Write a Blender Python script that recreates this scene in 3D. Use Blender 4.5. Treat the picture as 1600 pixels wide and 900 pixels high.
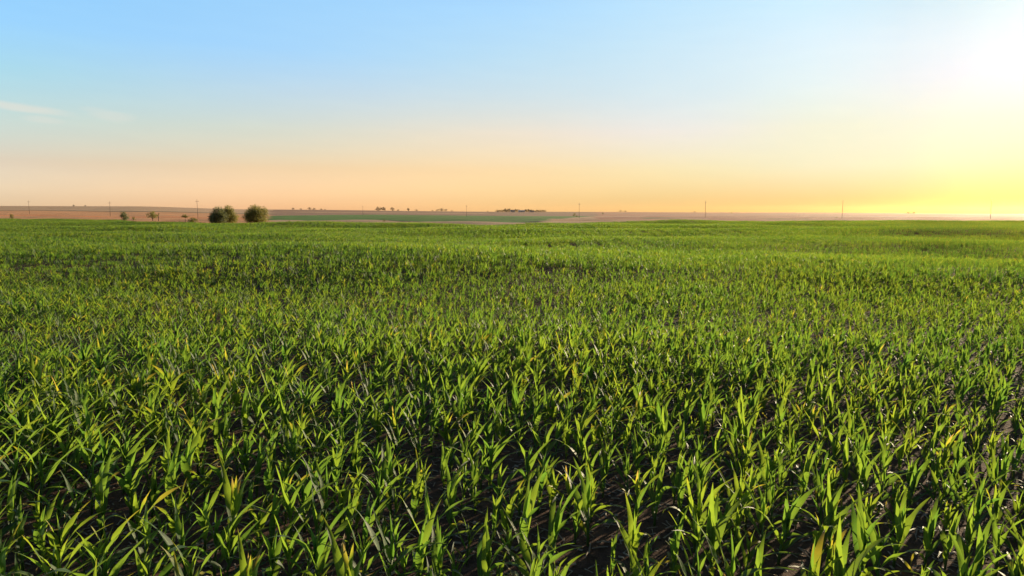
import bpy, math, random
import numpy as np
from mathutils import Vector
R = math.radians
S = bpy.context.scene
for o in list(bpy.data.objects): bpy.data.objects.remove(o)

# ------------------------------------------------------------------ camera, sky, sun, exposure
F = 1066.7                      # focal length in photo pixels (24 mm on 36 mm)
CAM_H, PITCH = 4.0, 6.26
cd = bpy.data.cameras.new('camera'); cam = bpy.data.objects.new('camera', cd)
S.collection.objects.link(cam); S.camera = cam
cd.lens = 24; cd.sensor_width = 36; cd.clip_start = 0.1; cd.clip_end = 100000
cam.location = (0, 0, CAM_H); cam.rotation_euler = (R(90 - PITCH), 0, 0)
SUN_AZ, SUN_EL = 43.0, 8.5     # to the right of the view, degrees
sd = Vector((math.sin(R(SUN_AZ)) * math.cos(R(SUN_EL)), math.cos(R(SUN_AZ)) * math.cos(R(SUN_EL)), math.sin(R(SUN_EL))))
ld = bpy.data.lights.new('sun', 'SUN'); sun = bpy.data.objects.new('sun', ld); S.collection.objects.link(sun)
ld.energy = 5.0; ld.angle = R(0.53); ld.color = (1.0, 0.80, 0.52)
sun.rotation_euler = (-sd).to_track_quat('-Z', 'Y').to_euler(); sun.location = (0, 0, 50)
S.view_settings.view_transform = 'Standard'; S.view_settings.look = 'None'
S.view_settings.gamma = 1; S.view_settings.use_curve_mapping = False
S.view_settings.exposure = 1.25
SKY_STRENGTH = 0.1; SKY_GAIN = 2.0 ** -S.view_settings.exposure

def nodes_of(idb):
    idb.use_nodes = True
    nt = idb.node_tree; nt.nodes.clear()
    return nt, nt.nodes, nt.links
W = bpy.data.worlds.new('World'); S.world = W
nt, N, L = nodes_of(W)
out = N.new('ShaderNodeOutputWorld'); bg = N.new('ShaderNodeBackground'); bg.inputs[1].default_value = SKY_STRENGTH
sky = N.new('ShaderNodeTexSky'); sky.sky_type = 'NISHITA'; sky.sun_disc = False
sky.sun_elevation = R(SUN_EL); sky.sun_rotation = R(SUN_AZ)
sky.air_density = 1.0; sky.dust_density = 1.0; sky.ozone_density = 1.5; sky.altitude = 300
# the sky's own colour is graded by elevation and by bearing, and carries a few thin clouds
AZS = [-80, -37, -20, 0, 15, 24, 31, 38, 80]; ELS = [-1, 1, 3.5, 6.5, 9.5, 12.5, 16, 20, 70]
TAB = [[[4.227, 3.859, 5.162], [2.867, 2.527, 3.344], [2.616, 1.999, 2.19], [2.587, 2.435, 2.44], [2.34, 2.797, 2.958], [2.308, 3.042, 3.683], [2.376, 3.285, 3.957], [2.376, 3.285, 3.957]],
  [[3.222, 2.427, 2.916], [2.56, 1.962, 2.238], [2.434, 1.67, 1.506], [2.435, 1.985, 1.85], [2.375, 2.277, 2.412], [2.136, 2.544, 3.013], [2.333, 2.877, 3.278], [2.438, 2.875, 3.276]],
  [[1.53, 1.4, 1.581], [1.386, 1.223, 1.28], [1.693, 1.254, 1.068], [2.004, 1.511, 1.389], [1.892, 1.763, 1.793], [1.896, 2.042, 2.144], [1.922, 2.306, 2.563], [1.906, 2.346, 2.672]],
  [[0.617, 0.592, 0.741], [0.609, 0.635, 0.712], [0.893, 0.884, 0.906], [1.17, 1.102, 1.262], [1.248, 1.341, 1.506], [1.41, 1.587, 1.732], [1.519, 1.86, 2.028], [1.514, 1.862, 2.031]],
  [[0.318, 0.301, 0.39], [0.342, 0.367, 0.442], [0.5, 0.599, 0.765], [0.704, 0.786, 0.885], [0.846, 1.003, 1.228], [0.997, 1.213, 1.461], [1.074, 1.441, 1.701], [1.031, 1.416, 1.666]],
  [[0.202, 0.204, 0.223], [0.216, 0.246, 0.267], [0.303, 0.402, 0.545], [0.425, 0.531, 0.703], [0.553, 0.662, 0.959], [0.648, 0.832, 1.125], [0.671, 0.977, 1.26], [0.659, 0.957, 1.231]],
  [[0.152, 0.227, 0.156], [0.162, 0.238, 0.156], [0.233, 0.308, 0.35], [0.314, 0.379, 0.515], [0.399, 0.474, 0.811], [0.471, 0.635, 0.912], [0.584, 0.839, 1.041], [0.584, 0.839, 1.041]]]
# fine steps of bearing, so that the grading runs smoothly
_a = np.array([-37, -20, 0, 15, 24, 31, 38.]); _t = np.log(np.array(TAB)); _m = np.gradient(_t, _a, axis=0)
AZF = np.arange(-37, 38.1, 3.0); FT = []
for q in AZF:
    i = min(int(np.searchsorted(_a, q, 'right')) - 1, 5); h_ = _a[i + 1] - _a[i]; t_ = (q - _a[i]) / h_
    FT.append(np.exp((2 * t_**3 - 3 * t_**2 + 1) * _t[i] + (t_**3 - 2 * t_**2 + t_) * h_ * _m[i] + (3 * t_**2 - 2 * t_**3) * _t[i + 1] + (t_**3 - t_**2) * h_ * _m[i + 1]).tolist())
TAB = FT; AZS = [-80] + AZF.tolist() + [80]
TAB = [[[1.7, 1.5, 1.5]] * 8] + TAB + [[[0.2, 0.3, 0.3]] * 8]
def wm(op, a, b=0.0, c=0.0, clamp=False):
    m = N.new('ShaderNodeMath'); m.operation = op; m.use_clamp = clamp
    for i, v in enumerate((a, b, c)):
        if hasattr(v, 'links'): L.new(v, m.inputs[i])
        else: m.inputs[i].default_value = v
    return m.outputs[0]
def wmix(fac, a, b, mode='MIX'):
    m = N.new('ShaderNodeMix'); m.data_type = 'RGBA'; m.blend_type = mode
    for sock, v in ((m.inputs[0], fac), (m.inputs[6], a), (m.inputs[7], b)):
        if hasattr(v, 'links'): L.new(v, sock)
        elif isinstance(v, tuple): sock.default_value = (*v, 1)
        else: sock.default_value = v
    return m.outputs[2]
tc = N.new('ShaderNodeTexCoord'); sep = N.new('ShaderNodeSeparateXYZ'); L.new(tc.outputs['Generated'], sep.inputs[0])
az = wm('MULTIPLY', wm('ARCTAN2', sep.outputs[0], sep.outputs[1]), 57.29578)
el = wm('MULTIPLY', wm('ARCSINE', sep.outputs[2]), 57.29578)
fac = wm('DIVIDE', wm('ADD', el, 2.0), 80.0, clamp=True)
cur = None
for k, rowv in enumerate(TAB):
    r = N.new('ShaderNodeValToRGB'); L.new(fac, r.inputs[0]); e = r.color_ramp.elements
    while len(e) < 9: e.new(1)
    for q, (d, cc) in zip(e, zip(ELS, list(rowv) + [[0.7, 0.8, 0.85]])):
        q.position = (d + 2.0) / 80.0; q.color = (*[v * SKY_GAIN for v in cc], 1)
    if cur is None: cur = r.outputs[0]
    else: cur = wmix(wm('DIVIDE', wm('SUBTRACT', az, AZS[k - 1]), AZS[k] - AZS[k - 1], clamp=True), cur, r.outputs[0])
c = wmix(1.0, sky.outputs[0], cur, 'MULTIPLY')
cv = N.new('ShaderNodeCombineXYZ'); L.new(wm('MULTIPLY', az, 0.16), cv.inputs[0]); L.new(wm('ADD', wm('MULTIPLY', el, 1.1), wm('MULTIPLY', az, 0.05)), cv.inputs[1])
nz = N.new('ShaderNodeTexNoise'); nz.inputs['Scale'].default_value = 1.3; nz.inputs['Detail'].default_value = 6; L.new(cv.outputs[0], nz.inputs['Vector'])
nf = nz.outputs['Fac']
streak = wm('MULTIPLY', wm('SUBTRACT', nf, 0.42), 0.55, clamp=True)
c = wmix(1.0, c, wmix(streak, (1.0, 1.0, 1.0), (1.13, 1.09, 1.03)), 'MULTIPLY')
cm_ = None
def px_dir(px, py):
    x, z = (px - 800) / F, (450 - py) / F; p_ = R(PITCH)
    v = Vector((x, math.cos(p_) + z * math.sin(p_), -math.sin(p_) + z * math.cos(p_))).normalized()
    return math.degrees(math.atan2(v.x, v.y)), math.degrees(math.asin(v.z))
for (px, py, wx, wy, st) in ((22, 166, 3.3, 0.38, 1.0), (62, 186, 1.4, 0.28, 0.6), (180, 182, 1.7, 0.40, 0.5), (150, 172, 1.2, 0.25, 0.3)):
    a0, e0 = px_dir(px, py)
    dx = wm('DIVIDE', wm('SUBTRACT', az, a0), wx)
    dy = wm('DIVIDE', wm('SUBTRACT', wm('ADD', el, wm('MULTIPLY', wm('SUBTRACT', az, a0), 0.075)), e0), wy)
    d2 = wm('ADD', wm('MULTIPLY', dx, dx), wm('MULTIPLY', dy, dy))
    m_ = wm('MULTIPLY', wm('SUBTRACT', wm('ADD', 1.0, wm('MULTIPLY', wm('SUBTRACT', nf, 0.5), 2.5)), d2, clamp=True), st)
    cm_ = m_ if cm_ is None else wm('MAXIMUM', cm_, m_)
g_ = SKY_GAIN / SKY_STRENGTH
c = wmix(wm('MULTIPLY', cm_, 0.62), c, (0.78 * g_, 0.76 * g_, 0.68 * g_))
L.new(c, bg.inputs[0]); L.new(bg.outputs[0], out.inputs[0])


# ------------------------------------------------------------------ helpers
def tag(o, label=None, cat=None, group=None, kind=None):
    if label: o['label'] = label
    if cat: o['category'] = cat
    if group: o['group'] = group
    if kind: o['kind'] = kind
    return o
def link(o, parent=None):
    S.collection.objects.link(o)
    if parent: o.parent = parent
    return o
def empty(name, loc, rz=0, sc=1):
    o = bpy.data.objects.new(name, None); o.location = loc; o.rotation_euler = (0, 0, rz); o.scale = (sc,) * 3
    o.empty_display_size = 0.3
    return link(o)
class MB:
    """collects vertices and faces with a uv and one extra float for each vertex"""
    def __init__(s): s.v = []; s.f = []; s.a = []
    def add(s, vs, fs, at=None):
        b = len(s.v); s.v += [tuple(v) for v in vs]; s.f += [tuple(b + i for i in f) for f in fs]
        s.a += at if at is not None else [(0.5, 0.5, 0.0)] * len(vs)
    def box(s, x0, x1, y0, y1, z0, z1):
        s.add([(x, y, z) for z in (z0, z1) for y in (y0, y1) for x in (x0, x1)],
              [(0, 2, 3, 1), (4, 5, 7, 6), (0, 1, 5, 4), (2, 6, 7, 3), (0, 4, 6, 2), (1, 3, 7, 5)])
    def tube(s, pts, rad, n=6):
        vs = []; fs = []
        for i, p in enumerate(pts):
            p = Vector(p)
            d = (Vector(pts[min(i + 1, len(pts) - 1)]) - Vector(pts[max(i - 1, 0)])).normalized()
            u = d.cross(Vector((0.31, 0.95, 0.07))).normalized(); w = d.cross(u)
            for k in range(n):
                t = 2 * math.pi * k / n
                vs.append(p + (u * math.cos(t) + w * math.sin(t)) * rad[i])
        for i in range(len(pts) - 1):
            for k in range(n):
                fs.append((i * n + k, i * n + (k + 1) % n, (i + 1) * n + (k + 1) % n, (i + 1) * n + k))
        fs.append(tuple(range(n - 1, -1, -1))); fs.append(tuple((len(pts) - 1) * n + k for k in range(n)))
        s.add(vs, fs)
    def mesh(s, name, mat, smooth=False):
        me = bpy.data.meshes.new(name); me.from_pydata(s.v, [], s.f)
        A = me.attributes.new('leafdata', 'FLOAT_VECTOR', 'POINT')
        A.data.foreach_set('vector', np.array(s.a, dtype=np.float32).ravel())
        if smooth: me.polygons.foreach_set('use_smooth', [True] * len(me.polygons))
        for m in (mat if isinstance(mat, list) else [mat]): me.materials.append(m)
        me.update(); return me
    def build(s, name, mat, parent=None, smooth=False):
        return link(bpy.data.objects.new(name, s.mesh(name, mat, smooth)), parent)

# ------------------------------------------------------------------ materials
def mix_rgb(N, L, fac, a, b, mode='MIX'):
    m = N.new('ShaderNodeMix'); m.data_type = 'RGBA'; m.blend_type = mode
    for sock, v in ((m.inputs[0], fac), (m.inputs[6], a), (m.inputs[7], b)):
        if hasattr(v, 'links'): L.new(v, sock)
        elif isinstance(v, tuple): sock.default_value = (*v, 1) if len(v) == 3 else v
        else: sock.default_value = v
    return m.outputs[2]
def math_n(N, L, op, a, b=0.0, c=0.0, clamp=False):
    m = N.new('ShaderNodeMath'); m.operation = op; m.use_clamp = clamp
    for i, v in enumerate((a, b, c)):
        if hasattr(v, 'links'): L.new(v, m.inputs[i])
        else: m.inputs[i].default_value = v
    return m.outputs[0]
def noise(N, L, scale, detail=3, vec=None, rough=0.5):
    n = N.new('ShaderNodeTexNoise'); n.inputs['Scale'].default_value = scale; n.inputs['Detail'].default_value = detail
    n.inputs['Roughness'].default_value = rough
    if vec is not None: L.new(vec, n.inputs['Vector'])
    return n.outputs['Fac']
def ramp(N, L, fac, stops):
    r = N.new('ShaderNodeValToRGB'); L.new(fac, r.inputs[0]); e = r.color_ramp.elements
    while len(e) > len(stops): e.remove(e[-1])
    while len(e) < len(stops): e.new(1)
    for q, (p, c) in zip(e, stops): q.position = p; q.color = (*c, 1) if isinstance(c, tuple) else (c, c, c, 1)
    return r.outputs[0]
def plain(name, col, rough=0.7, var=0.25, scale=3.0):
    m = bpy.data.materials.new(name); nt, N, L = nodes_of(m)
    o = N.new('ShaderNodeOutputMaterial'); p = N.new('ShaderNodeBsdfPrincipled'); p.inputs['Roughness'].default_value = rough
    tc = N.new('ShaderNodeTexCoord')
    f = noise(N, L, scale, 4, tc.outputs['Object'])
    c = mix_rgb(N, L, f, tuple(x * (1 - var) for x in col), tuple(min(1, x * (1 + var)) for x in col))
    L.new(c, p.inputs['Base Color']); L.new(p.outputs[0], o.inputs[0]); return m

def leaf_material(name, base, trans, tmix, corn=False):
    m = bpy.data.materials.new(name); nt, N, L = nodes_of(m)
    o = N.new('ShaderNodeOutputMaterial'); p = N.new('ShaderNodeBsdfPrincipled')
    t = N.new('ShaderNodeBsdfTranslucent'); mx = N.new('ShaderNodeMixShader'); mx.inputs[0].default_value = tmix
    at = N.new('ShaderNodeAttribute'); at.attribute_name = 'leafdata'
    sp = N.new('ShaderNodeSeparateXYZ'); L.new(at.outputs['Vector'], sp.inputs[0])
    u, v, y = sp.outputs[0], sp.outputs[1], sp.outputs[2]
    tc = N.new('ShaderNodeTexCoord')
    nz = noise(N, L, 9 if corn else 0.6, 3, tc.outputs['Object'])
    geo = N.new('ShaderNodeNewGeometry')
    big = noise(N, L, 0.09 if corn else 0.5, 3, geo.outputs['Position'])
    if corn:
        b = mix_rgb(N, L, nz, tuple(x * 0.75 for x in base), tuple(x * 1.3 for x in base))
        tr = mix_rgb(N, L, nz, tuple(x * 0.8 for x in trans), tuple(min(1, x * 1.2) for x in trans))
        # pale midrib
        rib = math_n(N, L, 'LESS_THAN', math_n(N, L, 'ABSOLUTE', math_n(N, L, 'SUBTRACT', u, 0.5)), 0.06)
        b = mix_rgb(N, L, math_n(N, L, 'MULTIPLY', rib, 0.6), b, (0.22, 0.30, 0.10))
        hue = math_n(N, L, 'MULTIPLY', math_n(N, L, 'ADD', y, 0.25), 3.0, clamp=True)      # leaf to leaf: deep green to yellow green
        hk = ramp(N, L, hue, [(0.0, (0.62, 0.82, 0.95)), (0.6, (1.0, 1.0, 1.0)), (1.0, (1.28, 1.12, 0.9))])
        b = mix_rgb(N, L, 1.0, b, hk, 'MULTIPLY'); tr = mix_rgb(N, L, 1.0, tr, hk, 'MULTIPLY')
        # dry, yellowed tips: y is how far the leaf has dried
        e = math_n(N, L, 'ADD', math_n(N, L, 'ADD', v, y), math_n(N, L, 'MULTIPLY', nz, 0.3))
        dry = math_n(N, L, 'MULTIPLY', math_n(N, L, 'SUBTRACT', e, 1.11), 4.0, clamp=True)
        dry2 = math_n(N, L, 'MULTIPLY', math_n(N, L, 'SUBTRACT', e, 1.45), 4.0, clamp=True)
        b = mix_rgb(N, L, dry, b, (0.26, 0.25, 0.05)); tr = mix_rgb(N, L, dry, tr, (0.62, 0.56, 0.05))
        b = mix_rgb(N, L, dry2, b, (0.38, 0.29, 0.15)); tr = mix_rgb(N, L, dry2, tr, (0.60, 0.42, 0.12))
        k = ramp(N, L, big, [(0.35, (0.85, 0.92, 0.95)), (0.65, (1.15, 1.05, 0.9))])
        b = mix_rgb(N, L, 1.0, b, k, 'MULTIPLY'); tr = mix_rgb(N, L, 1.0, tr, k, 'MULTIPLY')
        p.inputs['Roughness'].default_value = 0.55; p.inputs['Specular IOR Level'].default_value = 0.35
        w = N.new('ShaderNodeTexWave'); w.inputs['Scale'].default_value = 5; cx = N.new('ShaderNodeCombineXYZ')
        L.new(u, cx.inputs[0]); L.new(cx.outputs[0], w.inputs['Vector'])
        bp = N.new('ShaderNodeBump'); bp.inputs['Strength'].default_value = 0.25; bp.inputs['Distance'].default_value = 0.004
        L.new(w.outputs['Fac'], bp.inputs['Height']); L.new(bp.outputs[0], p.inputs['Normal'])
    else:
        b = mix_rgb(N, L, y, tuple(x * 0.6 for x in base), tuple(x * 1.5 for x in base))
        tr = mix_rgb(N, L, y, tuple(x * 0.7 for x in trans), tuple(x * 1.2 for x in trans))
        p.inputs['Roughness'].default_value = 0.6
    L.new(b, p.inputs['Base Color']); L.new(tr, t.inputs['Color'])
    L.new(p.outputs[0], mx.inputs[1]); L.new(t.outputs[0], mx.inputs[2]); L.new(mx.outputs[0], o.inputs[0])
    return m
M_CORN = leaf_material('corn_leaf', (0.026, 0.066, 0.024), (0.255, 0.42, 0.040), 0.45, corn=True)
M_STALK = plain('corn_stalk', (0.09, 0.17, 0.04), 0.5, 0.3, 12)
M_TREE = leaf_material('tree_leaf', (0.10, 0.135, 0.045), (0.34, 0.30, 0.05), 0.40)
M_TREE2 = leaf_material('tree_leaf_bluish', (0.08, 0.125, 0.07), (0.24, 0.25, 0.07), 0.37)
M_TREE3 = leaf_material('shrub_leaf_olive', (0.10, 0.13, 0.03), (0.25, 0.25, 0.03), 0.4)
M_FAR = leaf_material('far_tree_leaf', (0.04, 0.034, 0.025), (0.05, 0.04, 0.02), 0.2)
M_BARK = plain('bark', (0.11, 0.08, 0.06), 0.9, 0.35, 4)
M_WOOD = plain('pole_wood', (0.10, 0.075, 0.06), 0.85, 0.3, 2)
M_CERAMIC = plain('ceramic', (0.35, 0.33, 0.30), 0.3, 0.1, 2)

# ------------------------------------------------------------------ the shape of the land (height in metres, world X right, Y forward)
DY = np.array([0, 60, 150, 300, 450, 900, 1600, 2400, 5000, 60000.])
CX = np.array([-1.6, -0.75, -0.56, -0.37, 0.0, 0.375, 0.75, 1.6])
CZ = np.array([
    [0, 0, 0.0, 0.2, 1.2, 5.0, 15.0, 30, 10, -260],
    [0, 0, 0.0, 0.2, 1.2, 5.0, 14.0, 29, 10, -260],
    [0, 0, -.1, 0.0, 0.5, 3.5, 14.5, 27.5, 5, -260],
    [0, 0, -.1, -.3, -.2, 1.5, 8.5, 16.5, 0, -260],
    [0, 0, -.1, -.2, -.3, 0.5, 4.5, 8.8, -8, -260],
    [0, 0, 0.0, 0.0, 0.2, 1.5, 3.8, 6.3, -12, -260],
    [0, 0, 0.0, 0.0, 0.3, 0.9, 1.2, 1.2, -18, -260],
    [0, 0, 0.0, 0.0, 0.3, 0.9, 0.0, -2, -22, -260]])
def height(X, Y):
    X = np.asarray(X, float); Y = np.asarray(Y, float)
    s = X / np.maximum(Y, 80)
    ci = np.clip(np.interp(s, CX, np.arange(len(CX))), 0, len(CX) - 1.0001)
    i = ci.astype(int); f = ci - i; f = f * f * (3 - 2 * f)
    lg = np.log(np.maximum(Y, 0) + 30); g = np.log(DY + 30)
    z = np.zeros_like(s)
    for k in range(len(CX)):
        prof = np.interp(lg, g, CZ[k])
        z += np.where(i == k, (1 - f) * prof, 0) + np.where(i + 1 == k, f * prof, 0)
    u = np.clip((Y - 12) / 30, 0, 1) * np.clip((900 - Y) / 500, 0, 1)
    z = z + u * 2.1 * (0.16 * np.sin(Y / 7.3 + X / 31 + 0.8) + 0.13 * np.sin(Y / 12.7 - X / 19 + 2.1) + 0.12 * np.sin(Y / 21.0 + X / 44) * 1.3
                 + 0.06 * np.sin(X / 6.1 + Y / 17))
    u2 = np.clip((Y - 60) / 80, 0, 1) * np.clip((250 - Y) / 60, 0, 1)
    z = z + u2 * 0.6 * (0.30 * np.sin(Y / 9.5 + X / 90 + 1.0) + 0.22 * np.sin(Y / 15 - X / 60) + 0.15 * np.sin(X / 27 + Y / 40))
    return z
def hz(x, y): return float(height(np.array([x]), np.array([y]))[0])
def at(px, Y):          # world X of a thing seen px across the photo at distance Y
    return (px - 800) / F * Y * math.cos(R(PITCH))
def crop_edge(s):       # distance at which the corn ends
    return np.interp(s, [-0.8, -0.6, -0.5, -0.42, -0.3, 0.0, 0.1, 0.4, 0.75, 1.0], [385, 350, 270, 215, 212, 225, 255, 285, 300, 300])

# ------------------------------------------------------------------ ground sheet
rows = [-60, -40, -25, -15, -8, 0, 5, 10, 15]; y = 20.0
while y < 4000: rows.append(y); y *= 1.014
while y < 4900: rows.append(y); y *= 1.05
rows.append(5000); rows = np.array(rows); us = np.linspace(-1.6, 1.6, 321)
YY, UU = np.meshgrid(rows, us, indexing='ij'); XX = UU * (YY + 80)
ZZ = height(XX, YY)
sx = XX / np.maximum(YY, 80); PX = 800 + F * sx
col = np.zeros(YY.shape + (3,))
def paint(mask, c): col[mask] = c
SOIL = (0.085, 0.054, 0.042); EDGE = crop_edge(sx)
paint(np.ones_like(YY, bool), (0.44, 0.31, 0.20))
rng = np.random.default_rng(5)
wob = np.sin(PX / 37) * 0.5 + np.sin(PX / 91 + 1) * 0.7
left = PX < 425
paint(left & (YY < 1050 + 60 * wob), (0.52, 0.28, 0.14))                       # ripe wheat
paint(left & (YY > 1040 + 60 * wob) & (YY < 1110 + 60 * wob), (0.20, 0.16, 0.09))
paint((PX < 700) & (YY > 2330 + 60 * wob), (0.16, 0.10, 0.08))
paint(~left & (YY > 780), (0.26, 0.17, 0.12))
paint((PX > 700) & (YY > 2200), (0.30, 0.18, 0.13))
gn = np.interp(PX, [400, 500, 620, 700, 800, 840, 930], [400, 380, 330, 300, 285, 300, 760])
gf = np.interp(PX, [400, 430, 520, 600, 780, 860, 930], [560, 760, 930, 980, 900, 820, 770])
paint((PX > 418) & (PX < 930) & (YY > gn) & (YY < gf), (0.085, 0.19, 0.04))   # green field
paint((PX > 600) & (PX < 860) & (YY > gn) & (YY < gn * 1.05), (0.03, 0.05, 0.02))
pink = (PX > 930) & (YY < 2200)
paint(pink, (0.36, 0.18, 0.12))
for (a, b, y0, y1, c) in ((1000, 1420, 900, 1000, (0.33, 0.20, 0.17)), (1005, 1100, 480, 540, (0.17, 0.17, 0.08)), (1250, 1700, 600, 660, (0.36, 0.24, 0.20)),
                          (1180, 1500, 1350, 1550, (0.34, 0.17, 0.15)), (1120, 1260, 420, 450, (0.16, 0.16, 0.07)), (940, 1010, 640, 760, (0.40, 0.26, 0.18)),
                          (850, 1000, 1200, 1350, (0.30, 0.21, 0.14)), (470, 760, 1250, 1400, (0.42, 0.28, 0.18)), (860, 1100, 330, 400, (0.42, 0.27, 0.16))):
    paint((PX > a) & (PX < b) & (YY > y0) & (YY < y1), c)
paint(left & (YY > 500 + 30 * wob) & (YY < 560 + 30 * wob), (0.56, 0.25, 0.11))
paint((YY < EDGE + 10), (0.10, 0.14, 0.04))                                     # grassy headland
paint(YY < EDGE, SOIL)
col = np.clip(col * (1 + 0.07 * rng.standard_normal(YY.shape)[..., None]), 0, 1)
nr, nc = YY.shape
vid = np.arange(nr * nc).reshape(nr, nc)
faces = np.stack([vid[:-1, :-1], vid[:-1, 1:], vid[1:, 1:], vid[1:, :-1]], -1).reshape(-1, 4)
me = bpy.data.meshes.new('ground')
me.from_pydata(np.stack([XX, YY, ZZ], -1).reshape(-1, 3).tolist(), [], faces.tolist())
A = me.attributes.new('field', 'FLOAT_COLOR', 'POINT')
A.data.foreach_set('color', np.concatenate([col.reshape(-1, 3), np.ones((nr * nc, 1))], 1).astype(np.float32).ravel())
me.polygons.foreach_set('use_smooth', [True] * len(me.polygons))
g = bpy.data.materials.new('ground'); nt, N, L = nodes_of(g)
o = N.new('ShaderNodeOutputMaterial'); p = N.new('ShaderNodeBsdfPrincipled'); p.inputs['Roughness'].default_value = 0.95
p.inputs['Specular IOR Level'].default_value = 0.1
at_ = N.new('ShaderNodeAttribute'); at_.attribute_name = 'field'; geo = N.new('ShaderNodeNewGeometry')
n1 = noise(N, L, 7.0, 8, geo.outputs['Position'], 0.7); n2 = noise(N, L, 0.02, 5, geo.outputs['Position'], 0.6); n3 = noise(N, L, 45, 3, geo.outputs['Position'])
c = mix_rgb(N, L, 1.0, at_.outputs['Color'], ramp(N, L, n1, [(0.32, (0.5, 0.48, 0.48)), (0.68, (1.9, 1.75, 1.65))]), 'MULTIPLY')
c = mix_rgb(N, L, 1.0, c, ramp(N, L, n2, [(0.3, (0.86, 0.88, 0.9)), (0.7, (1.12, 1.1, 1.08))]), 'MULTIPLY')
bp = N.new('ShaderNodeBump'); bp.inputs['Strength'].default_value = 0.9; bp.inputs['Distance'].default_value = 0.05
L.new(math_n(N, L, 'ADD', n1, math_n(N, L, 'MULTIPLY', n3, 0.3)), bp.inputs['Height']); L.new(bp.outputs[0], p.inputs['Normal'])
L.new(c, p.inputs['Base Color']); L.new(p.outputs[0], o.inputs[0]); me.materials.append(g)
tag(link(bpy.data.objects.new('ground', me)), 'farmland of dark soil, tan stubble and green strips running to horizon', kind='structure')

# ------------------------------------------------------------------ corn plants
WIND = np.array([0.78, 0.10, 0.0])
def leaf(mb, rnd, base, az, ln, wd, th0, th1, nseg, dry, wind=1.0, fold=0.35):
    p = np.array(base, float); vs = []; at_l = []; fs = []
    out_d = np.array([math.cos(az), math.sin(az), 0.0]); tw = rnd.uniform(-0.5, 0.5); ph = rnd.uniform(0, 6)
    for i in range(nseg + 1):
        t = i / nseg
        th = th0 + (th1 - th0) * t ** 1.4
        d = out_d * math.sin(th) + np.array([0, 0, math.cos(th)])
        d = d + WIND * wind * (0.20 + 1.15 * t) * (0.55 + 0.45 * math.sin(ph)); d /= np.linalg.norm(d)
        side = np.cross(d, [0, 0, 1.0]); nn = np.linalg.norm(side)
        side = side / nn if nn > 0.05 else np.array([-out_d[1], out_d[0], 0])
        ref = np.array([-out_d[1], out_d[0], 0])
        if side @ ref < 0: side = -side
        side = side * 0.6 + ref * 0.4; side -= d * (side @ d); side /= np.linalg.norm(side)
        up = np.cross(side, d)
        if up[2] < 0: up = -up
        a = tw * t; side2 = side * math.cos(a) + up * math.sin(a); up2 = up * math.cos(a) - side * math.sin(a)
        w = wd * 0.5 * min(1, 0.45 + 2.6 * t) * max(0.012, (1 - t ** 1.7))
        wave = 0.42 * math.sin(ph + t * 11) * w
        vs += [p - side2 * w + up2 * (w * fold + wave), p, p + side2 * w + up2 * (w * fold - wave)]
        at_l += [(0.0, t, dry), (0.5, t, dry), (1.0, t, dry)]
        p = p + d * ln / nseg
    for i in range(nseg):
        b = i * 3; fs += [(b, b + 1, b + 4, b + 3), (b + 1, b + 2, b + 5, b + 4)]
    mb.add(vs, fs, at_l)
def corn(rnd, leaves, stalk, org=(0, 0, 0), sc=1.0, nseg=8, nl=9, dryness=0.0, rot=None):
    ox, oy, oz = org; az = rnd.uniform(0, 6.28) if rot is None else rot
    H = rnd.uniform(0.36, 0.50) * sc; lean = rnd.uniform(-0.02, 0.08)
    if stalk is not None:
        stalk.tube([(ox, oy, oz - 0.03), (ox + lean * 0.3, oy, oz + H * 0.5), (ox + lean, oy, oz + H)], [0.018 * sc, 0.015 * sc, 0.008 * sc], 6 if nseg > 5 else 4)
    for k in range(nl):
        t = k / (nl - 1)
        z = H * (0.18 + 0.85 * t); a = az + (k % 2) * math.pi + rnd.uniform(-0.5, 0.5)
        ln = sc * (0.34 + 0.44 * math.sin(math.pi * min(1, 0.12 + t * 0.85)) ** 0.8) * rnd.uniform(0.85, 1.12)
        if t > 0.85: ln = sc * rnd.uniform(0.34, 0.46)
        wd = sc * (0.052 + 0.042 * math.sin(math.pi * min(1, 0.1 + 0.85 * t))) * rnd.uniform(0.85, 1.15)
        th0 = R(max(5, 46 - 40 * t + rnd.uniform(-8, 8))); th1 = R(max(14, 138 - 106 * t + rnd.uniform(-28, 28)))
        dry = -0.25 + rnd.uniform(0, 0.34) + dryness * rnd.uniform(0.2, 1.0)
        if k == 0: dry += rnd.uniform(0.2, 1.0)
        leaf(leaves, rnd, (ox + lean * t, oy, oz + z), a, ln, wd, th0, th1, nseg, dry, wind=0.5 + 0.35 * (1 - t) + rnd.uniform(-0.2, 0.3))
    # rolled youngest leaf, upright like a spear
    leaf(leaves, rnd, (ox + lean, oy, oz + H * 0.95), az + rnd.uniform(-1, 1), sc * rnd.uniform(0.38, 0.5), sc * 0.045, R(3), R(18), nseg, -0.2 + rnd.uniform(0, .3), wind=0.25, fold=0.9)

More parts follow.
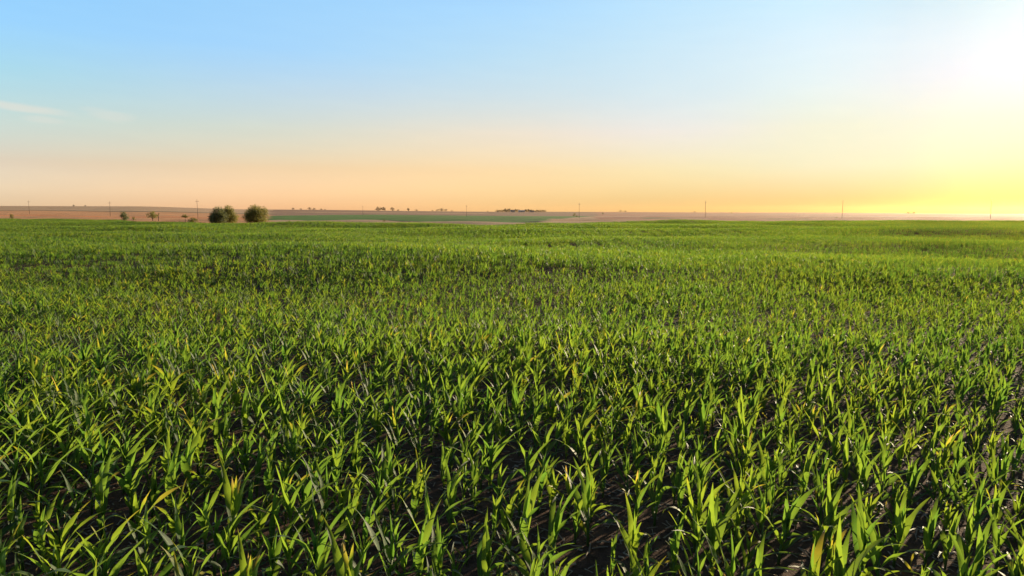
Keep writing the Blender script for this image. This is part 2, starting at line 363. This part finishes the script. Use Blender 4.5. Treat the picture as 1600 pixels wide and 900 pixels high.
NV = 36
LOOKS = ['leafy green corn plant', 'upright corn plant', 'corn plant with arching leaves', 'yellow-tipped corn plant']
variants = []; src = bpy.data.collections.new('crop_sources')
for i in range(NV):
    rnd = random.Random(100 + i); a = MB(); b = MB()
    dr = 0.75 if i % 6 == 5 else (0.35 if i % 6 == 2 else 0.0)
    corn(rnd, a, b, sc=rnd.uniform(0.92, 1.12), nseg=9, nl=6 + i % 3, dryness=dr)
    look = 3 if dr > 0.5 else (1 if i % 4 == 0 else 0 if i % 4 == 1 else 2)
    variants.append((a.mesh('foliage', M_CORN, True), b.mesh('stalk', M_STALK, True), look))
    c = MB(); c.v = a.v + b.v; c.a = a.a + b.a; n0 = len(a.v); c.f = a.f + [tuple(n0 + q for q in f) for f in b.f]
    m = c.mesh('crop_plant', [M_CORN, M_STALK], True)
    m.polygons.foreach_set('material_index', [0] * len(a.f) + [1] * len(b.f))
    src.objects.link(bpy.data.objects.new('crop_plant', m))
DX = 0.235; SLOPE = -0.13; NP = 16; PW, PL = 3.0, 4 * 0.72
for i in range(NP):
    rnd = random.Random(700 + i); a = MB()
    for r in range(4):
        xv = rnd.uniform(0, 0.3)
        while xv < PW:
            if rnd.random() > 0.10 + (0.12 if math.sin(xv * 2.1 + i) + math.sin(r * 1.9 + i * 2.3) > 1.2 else 0):
                corn(rnd, a, None, (xv - PW / 2, (r - 1.5) * 0.72 + SLOPE * (xv - PW / 2) + rnd.gauss(0, .08), 0), rnd.uniform(0.54, 0.84), 4, 7, 0.6 if rnd.random() < 0.14 else 0)
            xv += DX * rnd.uniform(0.55, 1.5)
    src.objects.link(bpy.data.objects.new('crop_stand', a.mesh('crop_stand', M_CORN, True)))

# rows run across the view, dropping slightly towards the camera on the right
DX = 0.235
SLOPE, Y0, SP = -0.13, 5.1, 0.72
rs = np.random.default_rng(11)
def vigor(x, y):
    return (0.97 + 0.12 * np.sin(x / 6.7 - y / 3.3 + 0.5) * np.sin(x / 17 + y / 8.1) + 0.09 * np.sin(x / 23 + y / 9.5 + 1.3) + 0.10 * np.sin(x / 3.1 + y / 5.3) * np.sin(y / 4.1 - x / 7.7 + 1)
            + 0.09 * np.sin(x / 11 + 2) * np.sin(y / 6.2))
def project(x, y, z):
    c, s_ = math.cos(R(PITCH)), math.sin(R(PITCH))
    zc = y * c - (z - CAM_H) * s_; yc = y * s_ + (z - CAM_H) * c
    return 800 + F * x / zc, 450 - F * yc / zc, zc
NEAR = 42.0
def gap(x, y): return math.sin(x * 1.31 + y * 0.9) + math.sin(y * 1.77 - x * 0.6 + 2) + math.sin(x * 0.37 + y * 0.23)
pts = []
for k in range(-12, 70):
    yc = Y0 + SP * k
    x = -60 + rs.uniform(0, 0.3)
    while x < 60:
        y = yc + SLOPE * x + rs.normal(0, 0.07)
        if 1.0 < y < NEAR and abs(x) < 0.80 * y + 7 and rs.random() > (0.05 if gap(x, y) < 1.5 else 0.4) + 0.06 * max(0.0, 1 - y / 20) * (1.4 if x > 0.1 * y else 0.8):
            v = rs.integers(0, NV)
            if v % 6 == 5 and rs.random() < (0.1 if x > -0.05 * y else 0.0 if x < -0.3 * y else 0.05) + (0.5 if x > -0.1 * y else 0): v -= 1
            pts.append((x, y, k, v, (rs.uniform(0.66, 0.92) if rs.random() > 0.12 else rs.uniform(0.42, 0.62)) * (1.10 - 0.22 * min(1.0, y / 30)) * vigor(x, y), rs.uniform(-0.7, 0.7)))
        x += DX * rs.uniform(0.55, 1.5)
vis = []
for i, (x, y, k, v, s_, r) in enumerate(pts):
    if y < 4.5: continue
    px, py, zc = project(x, y, 0.62 * s_)
    if -5 < px < 1605 and py < 888: vis.append((zc, i))
vis.sort(); near_ids = set(i for _, i in vis[:300])
EMPTY_LABELS = []
ONES = ['first', 'second', 'third', 'fourth', 'fifth', 'sixth', 'seventh', 'eighth', 'ninth']
words = ONES + ['tenth', 'eleventh', 'twelfth', 'thirteenth', 'fourteenth', 'fifteenth', 'sixteenth', 'seventeenth', 'eighteenth', 'nineteenth']
for tens, tenth in (('twenty', 'twentieth'), ('thirty', 'thirtieth'), ('forty', 'fortieth'), ('fifty', 'fiftieth'), ('sixty', 'sixtieth')):
    words += [tenth] + [tens + '-' + w for w in ONES]
ks = sorted({pts[i][2] for i in near_ids})
for n, k in enumerate(ks):
    row = sorted((pts[i][0], i) for i in near_ids if pts[i][2] == k)
    for j, (_, i) in enumerate(row):
        x, y, _, v, s_, r = pts[i]; fol, stk, look = variants[v]
        e = empty('corn_plant', (x, y, hz(x, y)), r * 0.5, s_)
        tag(e, f'{LOOKS[look]}, {words[j]} from left in the {words[n]} corn row from the front', 'corn plant', 'corn plants in the nearest rows')
        link(bpy.data.objects.new('foliage', fol), e); link(bpy.data.objects.new('stalk', stk), e)
P = [(x, y, v, s_, r * 0.5) for i, (x, y, k, v, s_, r) in enumerate(pts) if i not in near_ids]
for j in range(int(600 / PL)):
    for q in range(-120, 121):
        x = q * PW; yv = NEAR - 40 + j * PL + SLOPE * x
        if yv > NEAR and abs(x) < 0.82 * yv + 8 and yv < crop_edge(x / yv):
            P.append((x + rs.uniform(-.1, .1), yv + rs.uniform(-.15, .15), NV + rs.integers(0, NP), float(vigor(x, yv)) * rs.uniform(0.93, 1.05), 0.0))
P = np.array(P)
me = bpy.data.meshes.new('corn_crop')
me.from_pydata(np.stack([P[:, 0], P[:, 1], height(P[:, 0], P[:, 1])], -1).tolist(), [], [])
for nm, ci, ty in (('variant', 2, 'INT'), ('size', 3, 'FLOAT'), ('turn', 4, 'FLOAT')):
    a = me.attributes.new(nm, ty, 'POINT'); a.data.foreach_set('value', P[:, ci].astype(np.int32 if ty == 'INT' else np.float32))
crop = tag(link(bpy.data.objects.new('corn_crop', me)), 'young green corn standing in rows across the whole field to the far edge', kind='stuff')
ng = bpy.data.node_groups.new('crop_scatter', 'GeometryNodeTree')
ng.interface.new_socket('Geometry', in_out='INPUT', socket_type='NodeSocketGeometry'); ng.interface.new_socket('Geometry', in_out='OUTPUT', socket_type='NodeSocketGeometry')
gi = ng.nodes.new('NodeGroupInput'); go = ng.nodes.new('NodeGroupOutput')
ci = ng.nodes.new('GeometryNodeCollectionInfo'); ci.inputs['Collection'].default_value = src
ci.inputs['Separate Children'].default_value = True; ci.inputs['Reset Children'].default_value = True
ip = ng.nodes.new('GeometryNodeInstanceOnPoints'); ip.inputs['Pick Instance'].default_value = True
def named(nm, ty):
    a = ng.nodes.new('GeometryNodeInputNamedAttribute'); a.data_type = ty; a.inputs['Name'].default_value = nm; return a.outputs['Attribute']
lk = ng.links
lk.new(gi.outputs[0], ip.inputs['Points']); lk.new(ci.outputs[0], ip.inputs['Instance'])
lk.new(named('variant', 'INT'), ip.inputs['Instance Index']); lk.new(named('size', 'FLOAT'), ip.inputs['Scale'])
cx = ng.nodes.new('ShaderNodeCombineXYZ'); lk.new(named('turn', 'FLOAT'), cx.inputs[2]); lk.new(cx.outputs[0], ip.inputs['Rotation'])
lk.new(ip.outputs[0], go.inputs[0])
crop.modifiers.new('scatter', 'NODES').node_group = ng

# ------------------------------------------------------------------ crop residue on the soil
M_STRAW = plain('straw', (0.27, 0.22, 0.18), 0.8, 0.5, 1.5)
mb = MB(); rnd = random.Random(3)
for i in range(26000):
    y = 3 + 27 * rnd.random() ** 0.75; x = rnd.uniform(-1, 1) * (0.8 * y + 3); z = hz(x, y) if y > 12 else 0.0
    a = rnd.uniform(0, 3.14); l = rnd.uniform(0.02, 0.11); w = rnd.uniform(0.003, 0.011); ti = rnd.uniform(-0.25, 0.35)
    c, s_ = math.cos(a), math.sin(a); h = rnd.uniform(0.006, 0.022)
    if i % 3 == 0:   # curled leaf scrap
        l *= 0.6; w *= 2.2
    vs = [(x - c * l - s_ * w, y - s_ * l + c * w, z + h), (x - c * l + s_ * w, y - s_ * l - c * w, z + h), (x, y, z + h + l * 0.18 + 0.004),
          (x + c * l + s_ * w, y + s_ * l - c * w, z + h + abs(ti) * l), (x + c * l - s_ * w, y + s_ * l + c * w, z + h + abs(ti) * l)]
    mb.add(vs, [(0, 1, 2), (2, 3, 4), (1, 3, 2), (0, 2, 4)])
tag(mb.build('crop_residue', M_STRAW), 'pale broken stalks and leaf litter lying on the dark soil', kind='stuff')

# ------------------------------------------------------------------ trees
def tree(name, px, Y, h, w, label, cat, mat, seed, lobes=None, nleaf=1500, leafs=0.35, trunk=0.3, group=None, low=0.12, base_z=None):
    rnd = random.Random(seed); x = at(px, Y); z = hz(x, Y) if base_z is None else base_z
    e = empty(name, (x, Y, z)); tag(e, label, cat, group)
    tm = MB(); tr = max(0.08, h * 0.025)
    n_l = lobes or 6
    L_ = []
    for i in range(n_l):
        a = 6.28 * i / n_l + rnd.uniform(-.4, .4); rr = w * 0.5 * rnd.uniform(0.25, 0.62)
        zc = h * rnd.uniform(0.22, 0.72) if low < 0.1 else h * rnd.uniform(0.45, 0.74)
        L_.append((math.cos(a) * rr, math.sin(a) * rr, zc, w * rnd.uniform(0.16, 0.27), h * rnd.uniform(0.16, 0.26)))
    if low < 0.1: L_ += [(-w * 0.17, 0, h * 0.40, w * 0.32, h * 0.34), (w * 0.19, 0.05 * w, h * 0.38, w * 0.32, h * 0.31), (0.02 * w, -0.1 * w, h * 0.62, w * 0.30, h * 0.30)]
    L_.append((0, 0, h * 0.78, w * 0.25, h * 0.22))
    if low < 0.1: L_.append((0, 0, h * 0.22, w * 0.40, h * 0.2))
    L_.append((rnd.uniform(-.1, .1) * w, 0, h * 0.5, w * 0.34, h * 0.3))
    tm.tube([(0, 0, -0.3), (0.05 * h * 0.2, 0, h * 0.25), (0, 0, h * 0.6)], [tr * 1.3, tr, tr * 0.4], 7)
    for (lx, ly, lz, a, b) in L_[:n_l]:
        tm.tube([(0, 0, h * trunk * 0.6), (lx * 0.5, ly * 0.5, (h * trunk * 0.6 + lz) * 0.55), (lx, ly, lz)], [tr * 0.6, tr * 0.4, tr * 0.12], 5)
    tm.build('trunk', M_BARK, e, True)
    cm = MB(); clumps = []
    for (lx, ly, lz, a, b) in L_:
        for _ in range(max(3, nleaf // 110)):
            d = np.array([rnd.gauss(0, 1) for _ in range(3)]); d /= np.linalg.norm(d); r = rnd.uniform(0.35, 1.05)
            zc = lz + d[2] * b * r
            if zc < h * low: zc = h * low + rnd.uniform(0, 0.1) * h
            clumps.append((lx + d[0] * a * r, ly + d[1] * a * r, zc, min(a, b) * rnd.uniform(0.22, 0.5), rnd.random()))
    per = max(5, nleaf // len(clumps))
    for (cx_, cy_, cz_, cr, tone) in clumps:
        for _ in range(per):
            d = np.array([rnd.gauss(0, 1) for _ in range(3)]); d /= np.linalg.norm(d); r = cr * rnd.random() ** 0.5
            p0 = np.array([cx_, cy_, cz_]) + d * r; u = np.cross(d, [rnd.gauss(0, 1), rnd.gauss(0, 1), rnd.gauss(0, 1)]); u /= np.linalg.norm(u) + 1e-6
            v = np.cross(d + 0.5 * u, u); v /= np.linalg.norm(v) + 1e-6; s_ = leafs * rnd.uniform(0.5, 1.1)
            tt = min(1, max(0, tone * 0.7 + rnd.random() * 0.3))
            cm.add([p0 - u * s_ * 0.5, p0 + v * s_ * 0.3, p0 + u * s_ * 0.5, p0 - v * s_ * 0.3], [(0, 1, 2, 3)], [(0.5, 0.5, tt)] * 4)
    cm.build('crown', mat, e)
    return e
# near group just beyond the corn, left of centre
tree('broad_tree', 341, 240, 6.5, 7.0, 'bluish-green tree, left half of the merged pair beside the lone round tree', 'tree', M_TREE2, 21, 8, 16000, 0.30, low=0.06)
tree('broad_tree', 357, 244, 6.9, 6.8, 'olive-green tree, right half of the merged pair beside the lone round tree', 'tree', M_TREE, 22, 8, 16000, 0.30, low=0.06)
tree('round_tree', 399, 240, 7.3, 9.2, 'large lone round tree at corn edge, rightmost and tallest of the near trees', 'tree', M_TREE, 23, 10, 26000, 0.30, low=0.06)
tree('leaning_tree', 289, 300, 4.0, 3.2, 'small dark tree on a thin bare stem beside the olive shrub', 'tree', M_TREE, 24, 4, 1500, 0.24, trunk=0.9, low=0.62)
tree('olive_shrub', 301, 280, 2.9, 4.6, 'low olive-yellow shrub at corn edge left of the large round trees', 'shrub', M_TREE3, 25, 5, 2600, 0.24, low=0.04)
tree('open_tree', 238, 345, 5.2, 6.4, 'open crowned small tree with gaps, between the compact bush and the olive shrub', 'tree', M_TREE, 26, 7, 2400, 0.32, low=0.3)
tree('stray_sapling', 247, 348, 5.0, 1.8, 'thin slanting sapling on right side of the open crowned tree', 'tree', M_TREE, 27, 3, 350, 0.30, low=0.55)
tree('compact_bush', 194, 355, 5.0, 5.4, 'compact dark bush-like tree standing before the tan field, second from left', 'tree', M_TREE2, 28, 6, 3500, 0.32, low=0.05)
tree('low_shrub', 208, 352, 2.2, 2.2, 'little low shrub just right of the compact dark bush', 'shrub', M_TREE, 29, 4, 500, 0.26, low=0.05)
tree('small_tree', 18, 400, 2.8, 2.6, 'small solitary dark tree at far left before the orange field', 'tree', M_TREE, 30, 5, 900, 0.28, low=0.05)
tree('low_shrub', 452, 300, 1.2, 1.5, 'tiny dark shrub on the pale strip right of the large round trees', 'shrub', M_TREE, 31, 4, 300, 0.2, low=0.05)
tree('low_shrub', 600, 300, 1.2, 2.0, 'tiny dark shrub on the pale strip in front of the green field', 'shrub', M_TREE, 32, 4, 300, 0.2, low=0.05)
tree('low_shrub', 897, 690, 4.2, 5.0, 'dark shrub left of the pole on the stubble near centre', 'shrub', M_TREE, 33, 4, 400, 0.5, low=0.05)
tree('low_shrub', 901, 640, 2.2, 3.0, 'smaller shrub between the dark shrub and the central pole', 'shrub', M_TREE, 43, 4, 300, 0.4, low=0.05)
tree('low_shrub', 942, 1100, 4.0, 3.0, 'lone dot-like shrub on stubble right of the central pole', 'shrub', M_TREE, 34, 4, 250, 0.6, low=0.05)
tree('low_shrub', 1143, 1300, 4.0, 2.6, 'lone tiny shrub on pink stubble right of centre', 'shrub', M_TREE, 35, 4, 250, 0.6, low=0.05)
tree('low_shrub', 1307, 520, 1.3, 3.0, 'flat low shrub on pink stubble just left of a pole', 'shrub', M_TREE, 36, 4, 250, 0.4, low=0.05)
# along the skyline, far away
SK = [(116, 2200, 6, 6, 'faint tiny tree below skyline at far left, left one of two'), (134, 2200, 5, 5, 'faint tiny tree below skyline at far left, right one of two'),
      (458, 2450, 8, 11, 'lone rounded tree on the skyline right of the large round trees'), (470, 2300, 5, 8, 'tiny low tree between lone rounded skyline tree and the next clump'),
      (484, 2450, 10, 12, 'taller left tree of small skyline clump right of the near trees'), (491, 2460, 8, 9, 'lower right tree of small skyline clump right of the near trees'),
      (502, 2450, 6, 8, 'first of two low trees trailing the small left skyline clump'), (508, 2450, 4, 6, 'second and lowest tree trailing the small left skyline clump'),
      (590, 2450, 14, 13, 'left tree of the dense skyline clump of three, left of centre'), (595, 2440, 12, 12, 'middle tree of the dense skyline clump of three, left of centre'), (600, 2450, 14, 12, 'right tree of the dense skyline clump of three, left of centre'),
      (613, 2450, 12, 12, 'bushy tree just right of the dense skyline clump of three'), (622, 2450, 6, 8, 'low tree between bushy skyline tree and round stemmed one'),
      (638, 2450, 11, 9, 'round stemmed tree standing alone on skyline left of centre'), (651, 2450, 7, 9, 'low flat tree right of the round stemmed skyline tree'),
      (676, 2450, 5, 7, 'small tree at left end of the long low skyline grove'), (684, 2450, 8, 12, 'second tree from left in the long low skyline grove'), (690, 2450, 12, 14, 'tallest tree in the middle of the long low skyline grove'),
      (697, 2450, 9, 10, 'tree right of the tallest in the long low skyline grove'), (706, 2450, 5, 9, 'small tree at right end of the long low skyline grove'),
      (762, 2300, 4, 7, 'tiny tree just below skyline left of the farmstead'),
      (970, 2350, 7, 11, 'left half of flat tree pair on skyline right of the farmstead'), (977, 2350, 6, 10, 'right half of flat tree pair on skyline right of the farmstead'),
      (1085, 2450, 5, 8, 'tiny tree on skyline just left of a pole, right of centre'),
      (1419, 1500, 5, 7, 'left tree of the rounded skyline hump at right'), (1428, 1500, 5, 7, 'right tree of the rounded skyline hump at right')]
for i, (px, Y, h, w, lab) in enumerate(SK):
    tree('skyline_tree', px, Y, h * 1.1, w * 1.7, lab, 'tree', M_FAR, 200 + i, 5, 700, h * 0.13, low=0.03, group='trees along the far skyline')
fx = [777, 781, 785, 789, 793, 796, 801, 805, 809, 822, 826, 830, 834, 839, 843, 847, 851]
fh = [9, 8, 9, 13, 11, 13, 10, 12, 11, 11, 12, 10, 8, 10, 9, 9, 8]
for i, (px, h) in enumerate(zip(fx, fh)):
    pos = 'leftmost' if i == 0 else 'rightmost' if i == len(fx) - 1 else words[i] + ' from left'
    tree('windbreak_tree', px, 2000 + (i % 3) * 12, h * 0.85, 17, f'dark windbreak tree, {pos} in the farmstead shelter belt', 'tree', M_FAR, 300 + i, 5, 700, h * 0.13, low=0.02, group='windbreak trees of the farmstead')

# ------------------------------------------------------------------ farm buildings
M_WHITE = plain('white_metal_roof', (0.80, 0.78, 0.78), 0.4, 0.05, 0.5); M_WALL = plain('painted_wall', (0.72, 0.66, 0.64), 0.7, 0.08, 0.6)
M_GREY = plain('grey_roof', (0.35, 0.33, 0.35), 0.6, 0.1, 0.5); M_GLASS = plain('dark_window', (0.04, 0.05, 0.06), 0.15, 0.1, 1)
def house(name, px, Y, w, d, hw, hr, wall, roof, label, cat, bay):
    x = at(px, Y); e = empty(name, (x, Y, hz(x, Y) - 0.2), 0.12); tag(e, label, cat)
    m = MB(); m.box(-w / 2, w / 2, -d / 2, d / 2, 0, hw)
    m.add([(-w / 2, -d / 2, hw), (-w / 2, d / 2, hw), (-w / 2, 0, hw + hr * 0.96)], [(0, 2, 1)]); m.add([(w / 2, -d / 2, hw), (w / 2, d / 2, hw), (w / 2, 0, hw + hr * 0.96)], [(0, 1, 2)])
    m.build('wall', wall, e)
    m = MB(); o_ = 0.5
    for s_ in (-1, 1):
        m.add([(-w / 2 - o_, s_ * (d / 2 + o_), hw - 0.1), (w / 2 + o_, s_ * (d / 2 + o_), hw - 0.1), (w / 2 + o_, 0, hw + hr), (-w / 2 - o_, 0, hw + hr),
               (-w / 2 - o_, s_ * (d / 2 + o_), hw + 0.1), (w / 2 + o_, s_ * (d / 2 + o_), hw + 0.1), (w / 2 + o_, 0, hw + hr + 0.2), (-w / 2 - o_, 0, hw + hr + 0.2)],
              [(0, 1, 2, 3), (4, 5, 6, 7), (0, 1, 5, 4), (1, 2, 6, 5), (0, 3, 7, 4)])
    m.build('roof', roof, e)
    m = MB(); m.box(-1.2, 1.2, -d / 2 - 0.06, -d / 2 - 0.003, 0.1, min(2.8, hw * 0.85)); m.build('door', M_GREY, e)
    for q in range(bay):
        xx = -w / 2 + w * (q + 0.5) / bay
        if abs(xx) < 2: continue
        m = MB(); m.box(xx - 0.6, xx + 0.6, -d / 2 - 0.05, -d / 2 - 0.003, hw * 0.4, hw * 0.75); m.build('window', M_GLASS, e)
house('farm_shed', 815, 1960, 18, 9, 3.2, 2.6, M_WALL, M_WHITE, 'long bright white farm shed among the windbreak trees', 'shed', 4)
house('farmhouse', 801, 1965, 12, 9, 3.4, 3.0, M_WALL, M_GREY, 'pale farmhouse with grey roof left of the white shed', 'house', 4)
house('grain_barn', 831, 1955, 13, 9, 2.6, 1.8, M_GREY, M_GREY, 'low grey barn right of the white shed at the farmstead', 'barn', 2)

# ------------------------------------------------------------------ utility poles crossing the fields
poles = [(46, 640, 12.5), (172, 560, 12), (309, 470, 13), (413, 860, 12), (567, 790, 11.5), (729, 700, 11.5), (905, 560, 12.5), (1102, 490, 11.8), (1316, 450, 11.8), (1548, 415, 12)]
names = ['first utility pole from the left, faint against the sky', 'second utility pole from the left, above the compact dark bush', 'third utility pole from left, above the olive shrub',
         'faint utility pole behind right edge of the lone round tree', 'thin utility pole left of the dense skyline clump of three', 'thin utility pole left of the farmstead',
         'utility pole right of the farmstead beside a dark shrub', 'utility pole on pink stubble, third from the right', 'utility pole on pink stubble, second from the right', 'rightmost utility pole, near the photo edge']
proto = None
def build_pole():
    e = empty('utility_pole', (0, 0, 0))
    m = MB(); m.tube([(0, 0, -0.5), (0, 0, 6), (0, 0, 12)], [0.15, 0.12, 0.09], 8); m.build('shaft', M_WOOD, e, True)
    c_ = MB(); c_.box(-1.2, 1.2, -0.22, -0.155, 10.7, 10.85); arm = c_.build('crossarm', M_WOOD, e)
    for xx in (-1.05, 1.05): m = MB(); m.tube([(xx, -0.19, 10.85), (xx, -0.19, 11.0), (xx, -0.19, 11.1)], [0.05, 0.08, 0.03], 6); m.build('insulator', M_CERAMIC, arm)
    m = MB(); m.tube([(0, 0, 12), (0, 0, 12.15), (0, 0, 12.28)], [0.05, 0.08, 0.03], 6); m.build('insulator', M_CERAMIC, e)
    return e
def copy_tree(o, parent=None):
    c_ = o.copy(); S.collection.objects.link(c_); c_.parent = parent
    for ch in [q for q in bpy.data.objects if q.parent == o]: copy_tree(ch, c_)
    return c_
proto = build_pole()
for i, ((px, Y, h), lab) in enumerate(zip(poles, names)):
    e = proto if i == 0 else copy_tree(proto)
    x = at(px, Y); e.location = (x, Y, hz(x, Y)); e.scale = (1, 1, h / 12); e.rotation_euler = (0, (0.012, -0.01, 0.015, 0, 0, 0, 0, 0, -0.02, -0.025)[i] * -1, 0.9)
    tag(e, lab, 'utility pole', 'utility poles crossing the fields')
print('points', len(P), 'individuals', len(near_ids), 'rows', len(ks))

# ------------------------------------------------------------------ haze over the land
hb = MB(); hb.box(-8400, 8400, -90, 5020, float(ZZ.min()) - 1, 46)
hm = bpy.data.materials.new('haze'); nt, N, L = nodes_of(hm)
o = N.new('ShaderNodeOutputMaterial'); v = N.new('ShaderNodeVolumePrincipled')
v.inputs['Color'].default_value = (1.0, 0.64, 0.26, 1); v.inputs['Density'].default_value = 0.000020; v.inputs['Anisotropy'].default_value = 0.78
L.new(v.outputs[0], o.inputs['Volume'])
tag(hb.build('haze', hm), 'thin warm evening haze over the fields', kind='stuff')
